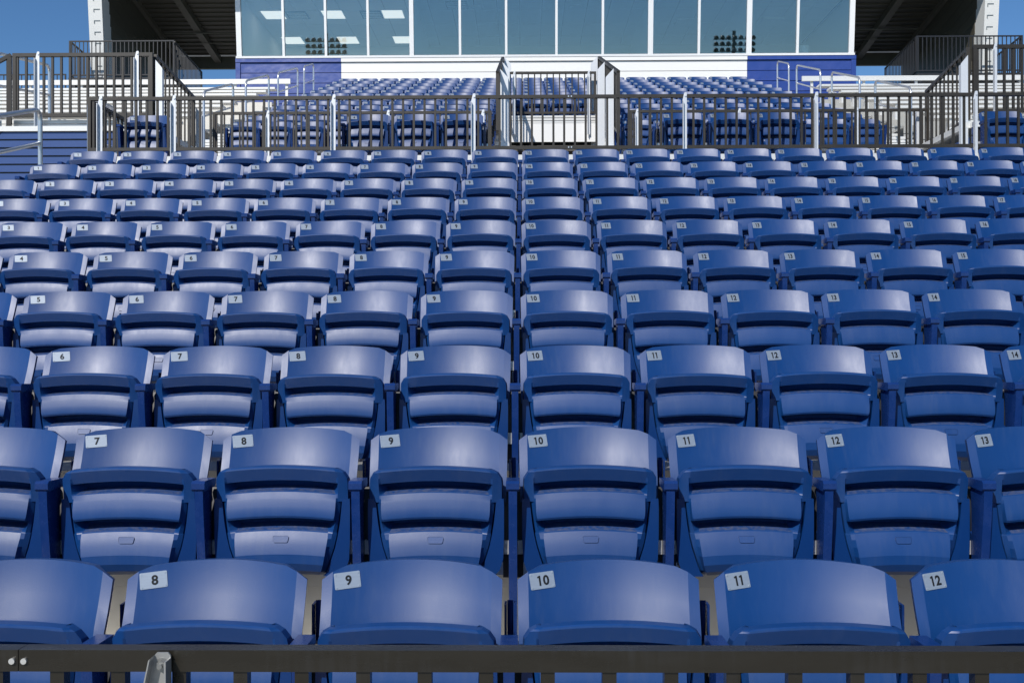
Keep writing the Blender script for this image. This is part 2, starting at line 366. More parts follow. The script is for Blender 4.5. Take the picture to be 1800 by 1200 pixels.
def bracket_mesh():
    bm = bmesh.new(); bm_box(bm, -0.0125, 0.0125, -0.002, 0.002, -0.023, 0.023); bm_box(bm, -0.0125, -0.0085, -0.002, 0.03, -0.023, 0.023)
    for z in (-.011, .010):
        bm_tube(bm, [(0.001, 0.002, z), (0.001, -0.0045, z), (0.001, -0.0065, z)], 0.0062, 8)
    return bm_mesh('hinge_bracket', bm, 'zinc', 35)
def bbracket_mesh():
    bm = bmesh.new(); bm_tube(bm, [(0, 0.0, 0.54), (0, 0.0, 0.735), (0, 0.002, 0.742)], 0.0085, 10)
    for s in (-1, 1): bm_box(bm, s*0.0125-0.003, s*0.0125+0.003, -0.02, 0.02, 0.55, 0.735)
    bm_tube(bm, [(-0.02, -0.022, 0.56), (0.02, -0.022, 0.56)], 0.006, 8)
    return bm_mesh('back_bracket', bm, 'steelblue', 35)
PX, PZ = -0.171, 0.805
def plate_frame():
    e = 1e-3; p = Vector((PX, back_y(PX, PZ), PZ))
    u = Vector((2*e, back_y(PX+e, PZ)-back_y(PX-e, PZ), 0)).normalized()
    v = Vector((0, back_y(PX, PZ+e)-back_y(PX, PZ-e), 2*e)); v = (v - u*v.dot(u)).normalized(); nn = u.cross(v)
    if nn.y > 0: nn = -nn
    m = Matrix((u, v, nn)).transposed().to_4x4(); m.translation = p + nn*0.0022
    m = m @ Matrix.Rotation(R(3), 4, 'Z')
    return m
def plate_mesh():
    bm = bmesh.new(); pts = []
    for cx, cy, a0 in ((.0315,.0185,0), (-.0315,.0185,90), (-.0315,-.0185,180), (.0315,-.0185,270)):
        for q in range(3): a = R(a0+q*45); pts.append((cx+.0025*math.cos(a), cy+.0025*math.sin(a)))
    bm_prism(bm, pts, 'z', -0.0016, 0.0006)
    for x in (-.0295, .0295):
        for y in (-.0165, .0165): bm_tube(bm, [(x, y, 0), (x, y, 0.0014), (x, y, 0.0019)], 0.0021, 6)
    me = bm_mesh('number_plate', bm, 'plate', 30); me.transform(plate_frame()); return me
def glyph(ch):
    """one digit as a flat mesh around x = 0, with its half width"""
    if ch == '1':
        bm = bmesh.new(); bm_prism(bm, [(.0026, -.0128), (.0026, .0128), (-.0012, .0128), (-.0066, .0098), (-.0050, .0066), (-.0022, .0080), (-.0022, -.0128)], 'z', -.0003, .0003)
        return bm_mesh('digit', bm, 'ink'), 0.0058
    cu = bpy.data.curves.new('n', 'FONT'); cu.body = ch; cu.size = 0.036; cu.align_x = 'CENTER'; cu.align_y = 'CENTER'
    cu.extrude = 0.0003; cu.offset = 0.0011; cu.resolution_u = 4
    ob = bpy.data.objects.new('n', cu); C.objects.link(ob); bpy.context.view_layer.update()
    me = bpy.data.meshes.new_from_object(ob.evaluated_get(bpy.context.evaluated_depsgraph_get()))
    bpy.data.objects.remove(ob); bpy.data.curves.remove(cu)
    xs = [v.co.x for v in me.vertices]; ys = [v.co.y for v in me.vertices]; h = max(ys)-min(ys)
    me.transform(Matrix.Scale(0.0256/h, 4) @ Matrix.Translation((-(max(xs)+min(xs))/2, -(max(ys)+min(ys))/2, 0)))
    return me, (max(xs)-min(xs))/2*0.0256/h
def number_mesh(nr):
    gs = [glyph(c) for c in str(nr)]; wt = sum(2*g[1] for g in gs) + 0.0035*(len(gs)-1); x = -wt/2
    bm = bmesh.new()
    for me, hw in gs:
        me.transform(Matrix.Translation((x+hw, 0, 0))); bm.from_mesh(me); x += 2*hw + 0.0035
    for f in bm.faces: f.material_index = 0
    me = bm_mesh('number', bm, 'ink'); me.transform(Matrix.Translation((0.003, 0, 0.0011))); me.transform(plate_frame()); return me
SM = {'backrest': back_mesh(), 'seat_pan': pan_mesh(), 'cl': cover_mesh(-1), 'cr': cover_mesh(1), 'clip': clip_mesh(),
      'standard': standard_mesh(), 'armrest': arm_mesh(), 'bracket': bracket_mesh(), 'bb': bbracket_mesh(), 'plate': plate_mesh()}
NUM = {i: number_mesh(i) for i in range(1, 21)}
def gap_block_mesh():  # plain black block that fills the gap between neighbouring seat pans
    bm = bmesh.new(); bm_prism(bm, [(-.145, .36), (-.145, .55), (-.10, .655), (-.07, .655), (-.05, .55), (-.05, .36)], 'x', -0.034, 0.034); bevel(bm, 0.004, 1)
    return bm_mesh('hinge_housing', bm, 'housing', 35)
SM['hous'] = gap_block_mesh()
HP = PITCH/2
def seat_parts(last, detail):
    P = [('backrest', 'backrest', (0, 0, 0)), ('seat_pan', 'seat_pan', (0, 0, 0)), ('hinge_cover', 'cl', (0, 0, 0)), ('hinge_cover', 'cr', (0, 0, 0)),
         ('number_plate', 'plate', (0, 0, 0))]
    for x in ([-HP, HP] if last else [-HP]):
        P += [('standard', 'standard', (x, 0, 0)), ('armrest', 'armrest', (x, 0, 0)), ('hinge_housing', 'hous', (x, 0, 0))]
        if detail:
            P += [('back_bracket', 'bb', (x, 0.0, 0)), ('hinge_bracket', 'bracket', (x+0.027, -0.165, .465)), ('hinge_bracket', 'bracket', (x-0.027, -0.165, .465))]
    return P
def put_seat(loc, nr, label, group, last=False, detail=True):
    t = thing('stadium_seat', label, 'seat', loc, group)
    # every folded pan hangs a hair differently
    tilt = random.uniform(-0.018, 0.018)
    for nm, k, l in seat_parts(last, detail):
        o = link(nm, SM[k], t, l)
        if nm == 'number_plate' and nr: link('number', NUM[nr], o)
        if nm == 'seat_pan':
            o.rotation_euler = (tilt, 0, 0); o.location = (0, 0.46*math.sin(tilt), 0)
            if detail: link('clip_cover', SM['clip'], o, (0, -0.2135, 0.498), (R(-18), 0, 0))
    return t
CARD = ['zero', 'one', 'two', 'three', 'four', 'five', 'six', 'seven', 'eight', 'nine', 'ten', 'eleven', 'twelve', 'thirteen', 'fourteen', 'fifteen', 'sixteen',
        'seventeen', 'eighteen', 'nineteen', 'twenty']
ORD = ['zeroth', 'first', 'second', 'third', 'fourth', 'fifth', 'sixth', 'seventh', 'eighth', 'ninth', 'tenth', 'eleventh', 'twelfth',
       'thirteenth', 'fourteenth', 'fifteenth', 'sixteenth', 'seventeenth', 'eighteenth', 'nineteenth', 'twentieth']
seats = []       # (distance key, in view, loc, number, label, group, last, detail)
def pxx(x, y): return 922 + x/y*1771
for k in range(1, 11):
    y, t = low_Y(k), low_T(k)+E
    for nr in range(1, 21):
        x = SX0 + (nr-1)*PITCH
        vis = pxx(x+0.26, y) > 0 and pxx(x-0.28, y) < 1800
        row = 'in the front row behind the near railing' if k == 1 else ('in the tenth row, just below the middle railing' if k == 10 else f'in the {ORD[k]} row up from the near railing')
        seats.append((y, vis, (x, y, t), nr, f'folded blue seat with plate {CARD[nr]} {row}', 'lower block of blue folding seats', nr == 20, True))
for i, (x, lab) in enumerate([(-4.13, 'single folded blue seat behind the left end of the long middle railing'),
        (-1.70, 'left one of three folded seats behind the middle railing, left of the stair opening'),
        (-1.19, 'centre one of three folded seats behind the middle railing, left of the stair opening'),
        (-0.68, 'folded seat behind the middle railing, next to the stair opening on its left'),
        (1.73, 'folded seat behind the middle railing, next to the stair opening on its right'),
        (2.24, 'centre one of three folded seats behind the middle railing, right of the stair opening'),
        (2.75, 'right one of three folded seats behind the middle railing, right of the stair opening'),
        (5.19, 'single folded blue seat behind the right end of the long middle railing')]):
    seats.append((11.1, True, (x, 11.1, DECK+E), [1, 4, 5, 6, 11, 12, 13, 16][i], lab, 'folding seats on the cross aisle', i in (0, 3, 6, 7), True))
for j in range(NUP):
    y, t = up_Y(j), up_T(j)+E; rown = NUP-j
    cols = [n for n in range(1, 21) if j < 8 or not (VX0-0.30 < SX0+(n-1)*PITCH < VX1+0.30)]
    for n in cols:
        x = SX0 + (n-1)*PITCH
        lastc = n == 20 or (n+1) not in cols
        row = 'lowest row' if rown == 1 else f'{ORD[rown]} row'
        seats.append((y, True, (x, y, t), None, f'small folded seat, {ORD[n if n in range(1, 11) else 21-n]} from {"left" if n < 11 else "right"} aisle, {row} above upper railing',
                      'upper block of blue folding seats', lastc, False))
seats.sort(key=lambda s: (not s[1], s[0]))
for s in seats[:300]: put_seat(*s[2:])
# the smallest seats (top rows) and those outside the picture, in one object
def join_stuff(name, items):
    V = []; Fc = []; MI = []; names = []
    base = {}
    for k, me in SM.items():
        base[k] = ([v.co.copy() for v in me.vertices], [tuple(p.vertices) for p in me.polygons],
                   [me.materials[p.material_index].name for p in me.polygons])
    for (loc, last) in items:
        for nm, k, l in seat_parts(last, False):
            v, f, mm = base[k]; o = len(V); d = Vector(loc) + Vector(l)
            V += [tuple(p + d) for p in v]; Fc += [tuple(i+o for i in q) for q in f]
            for q in mm:
                if q not in names: names.append(q)
            MI += [names.index(q) for q in mm]
    me = bpy.data.meshes.new(name); me.from_pydata(V, [], Fc); me.polygons.foreach_set('material_index', MI)
    for q in names: me.materials.append(bpy.data.materials[q])
    for p in me.polygons: p.use_smooth = True
    me.set_sharp_from_angle(angle=R(22))
    o = link(name, me); o['kind'] = 'stuff'
    tag(o, 'rows of tiny folded blue seats at the very top below the press box wall', 'seats')
    return o
join_stuff('far_stadium_seats', [(s[2], s[6]) for s in seats[300:]])

# ------------------------------------------------------------------ railings
def railing(label, p0, p1, h, z_bot, m, sp=0.1143, pk=0.0255, rail=(0.03, 0.04), ends=True, posts=(), post_w=0.05, post_drop=0.0,
            phase=0.5, post_m='galv', group='bronze picket railings', name='railing', z0=0.0, bolts=True, side=-1):
    """p0, p1: base line (feet); top rail at +h, bottom rail at +z_bot; pickets between; posts = distances from p0"""
    p0 = Vector(p0); p1 = Vector(p1); L = (p1-p0).length; d = (p1-p0)/L
    root = thing(name, label, 'railing', p0, group)
    up = Vector((0, 0, 1)); fl = Vector((d.x, d.y, 0)).normalized(); nrm = Vector((fl.y, -fl.x, 0))   # towards the right of travel
    ang = math.atan2(d.y, d.x)
    for nm, z in (('top_rail', h-rail[1]/2), ('bottom_rail', z_bot+rail[1]/2)):
        bm = bmesh.new(); bm_bar(bm, up*z, (p1-p0)+up*z, *rail); bevel(bm, min(0.005, rail[1]*0.13), 3)
        link(nm, bm_mesh(nm, bm, m, 40), root)
    hh = h - z_bot - rail[1]*1.9
    pm = boxmesh((pk, pk, hh), m, 0)
    hl = L/(Vector((d.x, d.y, 0)).length*L)                        # spacing measured on the level
    n = int(L/(sp*hl)); x = phase*sp*hl
    while x < L-0.02:
        if not any(abs(x-q) < 0.02 for q in posts):
            link('picket', pm, root, d*x + up*(z_bot+rail[1]*0.95+hh/2), (0, 0, ang))
        x += sp*hl
    if ends:
        em = boxmesh((rail[1], rail[0]*0.99, h-z_bot-rail[1]*1.98), m, 0)
        for x in (rail[1]/2, L-rail[1]/2): link('end_post', em, root, d*x + up*((h+z_bot)/2), (0, 0, ang))
    for q in posts:
        hp = h + 0.02 + post_drop
        bm = bmesh.new()
        # angle section: a flat face and a return flange, top corner cut
        bm_prism(bm, [(-post_w/2, -post_drop), (post_w/2, -post_drop), (post_w/2, h+0.012), (post_w*0.25, h+0.018), (-post_w*0.1, h+0.012), (-post_w/2, h-0.07)], 'y', -0.003, 0.003)
        bm_box(bm, -post_w/2, -post_w/2+0.006, -0.045, -0.003, -post_drop, h-0.075)
        if bolts: bm_tube(bm, [(post_w*0.2, 0.0, h-0.02), (post_w*0.2, -0.012, h-0.02)], 0.010, 6)
        o = link('post', bm_mesh('post', bm, post_m), root, d*q + nrm*(-side)*(rail[0]/2+0.004), (0, 0, ang))
    return root
def yx(px, Y): return (px-922)/1771*Y
# near railing, at the bottom of the picture
Yf = 1.88
x0 = yx(34, Yf)
def near_rail(xa, xb, lab, posts):
    ph = ((yx(100, Yf) - xa) % 0.1143)/0.1143
    return railing(lab, (xa, Yf, 0.012), (xb, Yf, 0.012), E-0.012-0.571, 0.09, 'bronze_smooth', pk=0.026, rail=(0.036, 0.040), ends=False, posts=posts,
                   phase=ph, post_w=0.046, bolts=False, group='near railing panels')
ra = near_rail(-2.9, x0-0.0008, 'dark bronze railing panel at the lower left edge, left of the rail joint', [])
rb = near_rail(x0+0.0008, 3.3, 'long dark bronze railing across the foot of the picture with galvanised bracket', [])
def screw(root, x, z, r=0.0056):
    bm = bmesh.new(); bm_tube(bm, [(0, 0, 0), (0, -0.003, 0), (0, -0.0045, 0)], r, 14)
    link('screw', bm_mesh('screw', bm, 'zinc', 30), root, (x-root.location.x, -0.0185, z))
screw(ra, yx(24, Yf), E-0.571-0.020-0.012); screw(rb, yx(45, Yf), E-0.571-0.020-0.012)
bm = bmesh.new()                                                    # folded post bracket with its nut
bm_prism(bm, [(-.045, -.16), (-.010, .001), (-.004, .007), (.016, .007), (.021, .001), (.021, -.16)], 'y', -0.004, 0.0)
bm_prism(bm, [(-.045, -.16), (-.042, -.16), (-.008, .003), (-.011, .000)], 'y', -0.03, -0.004)
bm_box(bm, .018, .021, -.03, -.004, -.16, -.003); bevel(bm, 0.0012, 1)
bk_ = bm; bm = bmesh.new(); bm_tube(bm, [(.005, -.004, -.015), (.005, -.0055, -.015)], 0.0125, 16); bm_tube(bm, [(.005, -.0055, -.015), (.005, -.013, -.015)], 0.0092, 6)
bm_tube(bm, [(.005, -.013, -.015), (.005, -.018, -.015)], 0.0048, 10)
pbk = link('post_bracket', bm_mesh('post_bracket', bk_, 'galv_dull', 30), rb, (yx(285, Yf)-x0, -0.0245, E-0.571-0.012-0.008))
link('nut', bm_mesh('nut', bm, 'nut', 30), pbk)
# the long railing behind row ten
Ym = 10.72; RB_OPT = dict(m='bronze', rail=(0.045, 0.034), pk=0.0225)
zt = (600-168)/1771*Ym; zb = (600-263)/1771*Ym
rm = railing('long bronze picket railing with galvanised posts across the middle above row ten', (-4.66, Ym, DECK+E), (6.1, Ym, DECK+E), zt-DECK, zb-DECK,
             posts=[yx(p, Ym)+4.66 for p in (175, 305, 587, 833, 1203, 1432, 1709)], post_w=0.046, post_drop=-0.02, side=-1, **RB_OPT)
for px in (1000, 1005):
    for z in (zt-DECK-0.018, zb-DECK+0.018):
        bm = bmesh.new(); bm_tube(bm, [(0, 0, 0), (0, -0.004, 0)], 0.008, 8); link('screw', bm_mesh('screw', bm, 'zinc'), rm, (yx(px, Ym)+4.66, -0.023, z))
railing('short bronze return panel at the left end of the middle railing', (-4.62, Ym+0.06, DECK+E), (-4.62, Ym+1.0, DECK+E), zt-DECK-0.03, zb-DECK, ends=True, **RB_OPT)
# upper railing at the foot of the upper block
Yu = 14.87; zu = (600-195)/1771*Yu; Tu = up_T(11)
OPT2 = dict(m='bronze', rail=(0.04, 0.038), pk=0.022)
railing('bronze railing in front of the upper seats, left of the stair opening', (XL+0.02, Yu, Tu+E), (VX0-0.06, Yu, Tu+E), zu-Tu, 0.08, posts=[0.82, 2.6, 4.0], side=-1, post_drop=0.3, **OPT2)
railing('bronze railing in front of the upper seats, right of the stair opening', (VX1+0.14, Yu, Tu+E), (XR+0.25, Yu, Tu+E), zu-Tu, 0.08, posts=[0.1, 1.6, 3.32], side=-1, post_drop=0.3, **OPT2)
# guards of the stair opening
def guard(label, x, s):
    p0 = Vector((x, 14.85, 2.98+E)); p1 = Vector((x, 18.7, 4.28+E))
    g = railing(label, p0, p1, 1.0, 0.08, 'bronze', rail=(0.05, 0.04), pk=0.022, sp=0.12, group='guards of the stair opening')
    sl_ = 1.3/3.85
    for yy in (15.3, 17.0, 18.62):
        zt_ = 1.0 + sl_*(yy-14.85)
        bm = bmesh.new()
        xa, xb = (-0.15, -0.03) if s > 0 else (0.03, 0.15)
        bm_prism(bm, [(xa, DECK-2.98), (xb, DECK-2.98), (xb, zt_-0.0), (xa, zt_-(0.13 if s > 0 else 0.0)), ] if s > 0 else
                 [(xa, DECK-2.98), (xb, DECK-2.98), (xb, zt_-0.13), (xa, zt_)], 'y', -0.006, 0.006)
        bm_box(bm, xa, xa+0.008, 0.006, 0.06, DECK-2.98, zt_-0.14); bm_box(bm, xb-0.008, xb, 0.006, 0.06, DECK-2.98, zt_-0.14)
        link('post', bm_mesh('post', bm, 'galv'), g, (0, yy-14.85, 0))
    return g
guard('sloping guard with galvanised posts on the left side of the stair opening', VX0+0.03, -1)
guard('sloping guard with galvanised posts on the right side of the stair opening', VX1-0.03, 1)
railing('bronze railing above the white header at the back of the stair opening', (VX0+0.1, 18.46, 4.13+E), (VX1-0.1, 18.46, 4.13+E), 0.80, 0.03, posts=[0.14, 1.5], side=-1, post_drop=0.35, post_w=0.05, **OPT2)

# ------------------------------------------------------------------ side platforms: navy siding, bleachers, railings
def side_block(s):
    nm = 'left' if s < 0 else 'right'
    xi = -4.80 if s < 0 else 5.72; xo = -13.5 if s < 0 else 14.5
    a, b = min(xi, xo), max(xi, xo)
    pw = thing('siding_wall', f'navy horizontal siding wall with white cap at the {nm} edge, under the bleachers', 'wall', (xi, 12.95, DECK+E))
    off = (xi, 12.95, DECK+E); z = DECK
    n = 0
    while z < 2.70:
        bx('siding_board', pw, 'navywall', a, b, 12.93, 12.95, z+E+0.014, min(z+0.098, 2.72)+E, 0.006, off); z += 0.106; n += 1
    bx('backing', pw, 'blackrail', a, b, 12.952, 12.97, DECK+E, 2.72+E, 0, off)
    bx('cap', pw, 'alu', a, b, 12.90, 13.0, 2.72+E, 2.785+E, 0.004, off)
    xe = xi if s < 0 else xi-0.02
    z = DECK
    while z < 2.60:
        bx('side_board', pw, 'navywall', xe, xe+0.02, 13.02, 14.9, z+E+0.008, z+0.098+E, 0.006, off); z += 0.106
    bx('side_cap', pw, 'alu', xe-0.03, xe+0.05, 13.0, 14.9, 2.725+E, 2.80+E, 0.004, off)
    bl = thing('bleacher', f'silver aluminium bench bleachers on the {nm} side', 'bleacher', (xi, 13.0, 2.72+E), 'aluminium bleachers')
    off = (xi, 13.0, 2.72+E)
    xa = -5.95 if s < 0 else 7.0
    ba, bb = (xo, xa) if s < 0 else (xa, xo)
    for q in range(7): bx('deck_plank', bl, 'deck', a, b, 13.01+q*0.30, 13.30+q*0.30, 2.745+E, 2.785+E, 0.004, off)
    for q in range(2): bx('front_plank', bl, 'alu', a, b, 13.06, 13.09, 2.795+0.055*q+E, 2.84+0.055*q+E, 0.008, off)
    for j in range(1, 11):
        y = up_Y(j)-0.05; bt = 0.3343*y - 1.98; ft = bt-0.43
        if ft < 2.80: ft = 2.80
        bx('bench', bl, 'alu', ba, bb, y-0.13, y+0.12, bt-0.045+E, bt+E, 0.010, off)
        bx('footboard', bl, 'deck', ba, bb, y-0.40, y-0.15, ft-0.04+E, ft+E, 0.006, off)
        bx('footboard', bl, 'deck', ba, bb, y-0.12, y+0.40, ft-0.04+E, ft+E, 0.006, off)
        bx('riser', bl, 'deck', ba, bb, y-0.425, y-0.405, ft-0.150+E, ft-0.002+E, 0.004, off)
        bx('riser', bl, 'deck', ba, bb, y-0.423, y-0.405, ft-0.285+E, ft-0.165+E, 0.004, off)
        x = ba+0.3
        while x < bb:
            bx('bench_bracket', bl, 'alu', x-0.025, x+0.025, y-0.09, y+0.08, ft+E, bt-0.045+E, 0, off); x += 1.83
    # top back rail plank on little posts
    xb_ = -5.65 if s < 0 else 6.68
    ta, tb = (xo, xb_) if s < 0 else (xb_, xo)
    bx('back_plank', bl, 'alu', ta, tb, 24.28, 24.33, 6.235+E, 6.352+E, 0.008, off)
    x = ta+0.25
    while x < tb:
        bx('back_post', bl, 'alu', x-0.03, x+0.03, 24.335, 24.39, 5.2+E, 6.33+E, 0, off); x += 1.25
    # aisle stairs between the bleachers and the chairs
    st = thing('aisle_stair', f'silver aluminium aisle stair on the {nm} side of the upper seats', 'stairs', ((xa+xi)/2, 14.9, DECK+E), 'upper aisle stairs')
    so_ = ((xa+xi)/2, 14.9, DECK+E)
    sa, sb = (-5.93, XL-0.03) if s < 0 else (XR+0.03, 6.98)
    for q in range(24):
        y = 15.1 + q*TREAD/2; z = 0.3343*(y+0.35)-2.67+0.10
        bx('step', st, 'alu', sa, sb, y, y+TREAD/2+0.03, z-0.045+E, z+E, 0.005, so_)
        bx('step_riser', st, 'deck', sa, sb, y+0.02, y+0.04, z-0.15+E, z-0.048+E, 0.0, so_)
    # railings of the platform
    zt_ = 3.74-2.785
    grp = 'railings of the side platforms'
    if s < 0:
        railing('bronze railing facing front above the navy siding on the left', (-6.62, 12.98, 2.785+E), (xi, 12.98, 2.785+E), zt_, 0.13, 'bronze', rail=(0.05, 0.045), pk=0.028,
                posts=[0.33, 1.62], post_drop=0.02, side=-1, group=grp)
        railing('bronze stair railing sloping down at the far left edge', (-8.3, 12.6, 1.75+E), (-6.64, 12.97, 2.785+E), zt_, 0.0, 'bronze', rail=(0.05, 0.045), pk=0.028, group=grp, posts=[1.55], side=-1)
        railing('bronze side railing running back along the left platform', (xi-0.0, 13.04, 2.785+E), (xi-0.12, 14.95, 2.70+E), zt_, 0.06, 'bronze', rail=(0.05, 0.045), pk=0.02, sp=0.19, group=grp)
    else:
        railing('bronze railing facing front above the navy siding on the right', (xi+0.03, 12.98, 2.785+E), (7.8, 12.98, 2.785+E), zt_+0.04, 0.13, 'bronze', rail=(0.05, 0.045), pk=0.028,
                posts=[0.27, 1.5], post_drop=0.02, side=-1, group=grp)
        railing('bronze side railing running back along the right platform', (xi, 13.04, 2.785+E), (xi+0.22, 14.95, 2.70+E), zt_+0.03, 0.06, 'bronze', rail=(0.05, 0.045), pk=0.02, sp=0.19, group=grp)
    # wide galvanised posts at the ends of the side railing
    r_ = bpy.data.objects[-1] if False else None
    for yy, zz in ((13.01, 3.66), (14.99, 3.50)):
        x = xi + (0.0 if s < 0 else 0.0) + (0 if yy < 14 else (-0.12 if s < 0 else 0.2))
        p = thing('galvanised_post', f'{"near" if yy < 14 else "far"} wide galvanised post of the {nm} side railing', 'post', (x, yy, DECK+E), 'wide galvanised posts')
        bm = bmesh.new(); wl, wr = (0.02, 0.11) if s < 0 else (-0.11, -0.02)
        hi = zz-DECK
        bm_prism(bm, [(wl, 0), (wr, 0), (wr, hi-(0.11 if s < 0 else 0)), (wl, hi-(0 if s < 0 else 0.11))], 'y', -0.006, 0.006)
        link('web', bm_mesh('web', bm, 'galv'), p)
        for xx in (wl, wr-0.008):
            bm = bmesh.new(); bm_box(bm, xx, xx+0.008, 0.006, 0.06, 0, hi-0.12); link('flange', bm_mesh('flange', bm, 'galv'), p)
side_block(-1); side_block(1)

# ------------------------------------------------------------------ tubular handrails
def arc(c, r, a0, a1, n, f):
    return [f(c[0]+r*math.cos(R(a0+(a1-a0)*i/n)), c[1]+r*math.sin(R(a0+(a1-a0)*i/n))) for i in range(n+1)]
def handrail(label, x, ya, yb, za, zb, ta, tb, r=0.021, mid=0.42, group='tubular aisle handrails'):
    """loop standing in the YZ plane: posts at ya and yb with feet za, zb and tops ta, tb"""
    root = thing('handrail', label, 'handrail', (x, ya, za+E), group)
    k = 0.13; f = lambda y, z: (0, y-ya, z-za)
    d = Vector((yb-ya, tb-ta)); d.normalize()
    p = [f(ya, za), f(ya, ta-k)]
    for i in range(1, 6):
        t = i/6; q = (1-t)**2*Vector((ya, ta-k)) + 2*t*(1-t)*Vector((ya, ta)) + t*t*(Vector((ya, ta))+d*k); p.append(f(q.x, q.y))
    a = Vector((ya, ta))+d*k; b = Vector((yb, tb))-d*k; p += [f(a.x, a.y), f(b.x, b.y)]
    for i in range(1, 6):
        t = i/6; q = (1-t)**2*b + 2*t*(1-t)*Vector((yb, tb)) + t*t*Vector((yb, tb-k)); p.append(f(q.x, q.y))
    p += [f(yb, tb-k), f(yb, zb)]
    bm = bmesh.new(); bm_tube(bm, p, r, 10); link('hoop', bm_mesh('hoop', bm, 'tube', 50), root)
    bm = bmesh.new(); bm_tube(bm, [f(ya, ta-mid), f(yb, tb-mid)], r*0.85, 8); link('mid_rail', bm_mesh('mid_rail', bm, 'tube', 50), root)
    return root
for s, x in (('left', -5.36), ('right', 6.42)):
    for i, (ya, yb) in enumerate([(16.8, 18.5), (19.35, 21.1), (21.9, 23.8), (24.5, 25.6)]):
        g = lambda y: 0.3343*(y+0.35)-2.67+0.08
        handrail(f'{["lowest", "second lowest", "third lowest", "topmost"][i]} silver hoop handrail in the {s} aisle of the upper seats', x, ya, yb, g(ya), g(min(yb, 25.0)),
                 0.327*ya-1.30, 0.327*yb-1.30)
handrail('silver tube handrail at the left edge beside row nine, bent down to a post', -5.13, 6.6, 10.62, low_T(5)+0.02, low_T(10), 1.24, 2.47, 0.024, 0.36)
handrail('white tube handrail hoop behind the left end of the middle railing', -5.14, 11.85, 12.6, DECK, DECK, 2.88, 2.93, 0.026, 0.5)
handrail('silver hoop handrail in the bleachers behind the left front railing', -8.1, 15.4, 17.1, 2.9, 3.3, 4.45, 4.72, 0.026, 0.5)
handrail('tall silver hoop handrail in the bleachers at the left edge', -8.3, 13.6, 15.2, 2.79, 2.8, 3.9, 4.3, 0.026, 0.5)

# ------------------------------------------------------------------ press box
Yp = 26.35; ZS = 7.425; TILT = R(6); TL = math.tan(TILT)
PXL, PXR = -7.50, 8.58; WXL, WXR = -4.79, 5.82
pb = thing('press_box', 'white and blue press box with a long band of outward leaning windows', 'building', ((PXL+PXR)/2, Yp, up_T(0)+E))
off = tuple(pb.location)
zb0 = up_T(0)
bands = []
z = ZS-0.11
while z > zb0: bands.append((max(zb0, z-0.262), z-0.008)); z -= 0.27
for (za, zc) in bands:
    for (xa, xb, m) in ((PXL, WXL-0.003, 'bluewall'), (WXL+0.003, WXR-0.003, 'white'), (WXR+0.003, PXR, 'bluewall')):
        bx('siding_board', pb, m, xa, xb, Yp, Yp+0.05, za+E, zc+E, 0.008, off)
for (xa, xb, m) in ((PXL-0.06, WXL-0.003, 'bluewall'), (WXL+0.003, WXR-0.003, 'white'), (WXR+0.003, PXR+0.06, 'bluewall')):
    bx('sill_trim', pb, m, xa, xb, Yp-0.045, Yp+0.05, ZS-0.105+E, ZS-0.004+E, 0.010, off)
for xa in (PXL-0.06, PXR-0.06): bx('corner_trim', pb, 'bluewall', xa, xa+0.12, Yp-0.03, Yp+0.05, zb0+E, ZS-0.11+E, 0.008, off)
bx('wall_core', pb, 'blackrail', PXL, PXR, Yp+0.055, Yp+0.2, zb0+E, ZS+E-0.01, 0, off)
# windows: in a frame tilted outwards
WH = 1.95
WZ = ZS+E
def wp(x, u, d=0.0):
    """point on the leaning window plane: u up along the slope, d outwards"""
    c, s_ = math.cos(TILT), math.sin(TILT)
    return Vector((x-off[0], Yp-0.01 - u*s_ - d*c - off[1], WZ + u*c - d*s_ - off[2]))
def slab(name, par, m, x0_, x1_, u0, u1, d0, d1, bev=0.0):
    bm = bmesh.new(); v = bm_box(bm, x0_, x1_, -d1, -d0, u0, u1)
    for q in v: q.co = wp(q.co.x, q.co.z, -q.co.y)
    if bev: bevel(bm, bev, 2)
    return link(name, bm_mesh(name, bm, m, 40 if bev else None), par)
edges = [yx(p, Yp) for p in (421, 499.5, 574, 648.5, 725, 810, 891, 979, 1060, 1143.5, 1228, 1315.5, 1400, 1494)]
wide = {0: .13, 4: .11, 9: .13, 11: .13, 13: .13}
slab('sill', pb, 'frame', edges[0]-0.09, edges[-1]+0.09, 0.0, 0.055, -0.06, 0.05, 0.006)
slab('head', pb, 'frame', edges[0]-0.09, edges[-1]+0.09, WH-0.05, WH+0.05, -0.06, 0.05, 0.006)
for i, x in enumerate(edges):
    wd = wide.get(i, 0.062)
    slab('mullion', pb, 'frame', x-wd/2, x+wd/2, 0.056, WH-0.052, -0.06, 0.045, 0.006)
for i in range(13):
    a = edges[i]+wide.get(i, 0.062)/2+0.002; b = edges[i+1]-wide.get(i+1, 0.062)/2-0.002
    wroot = slab('window', pb, 'fixture', a, b, 0.058, 0.070, -0.03, 0.0)
    slab('pane', wroot, 'glass', a, b, 0.071, WH-0.054, -0.013, -0.007)
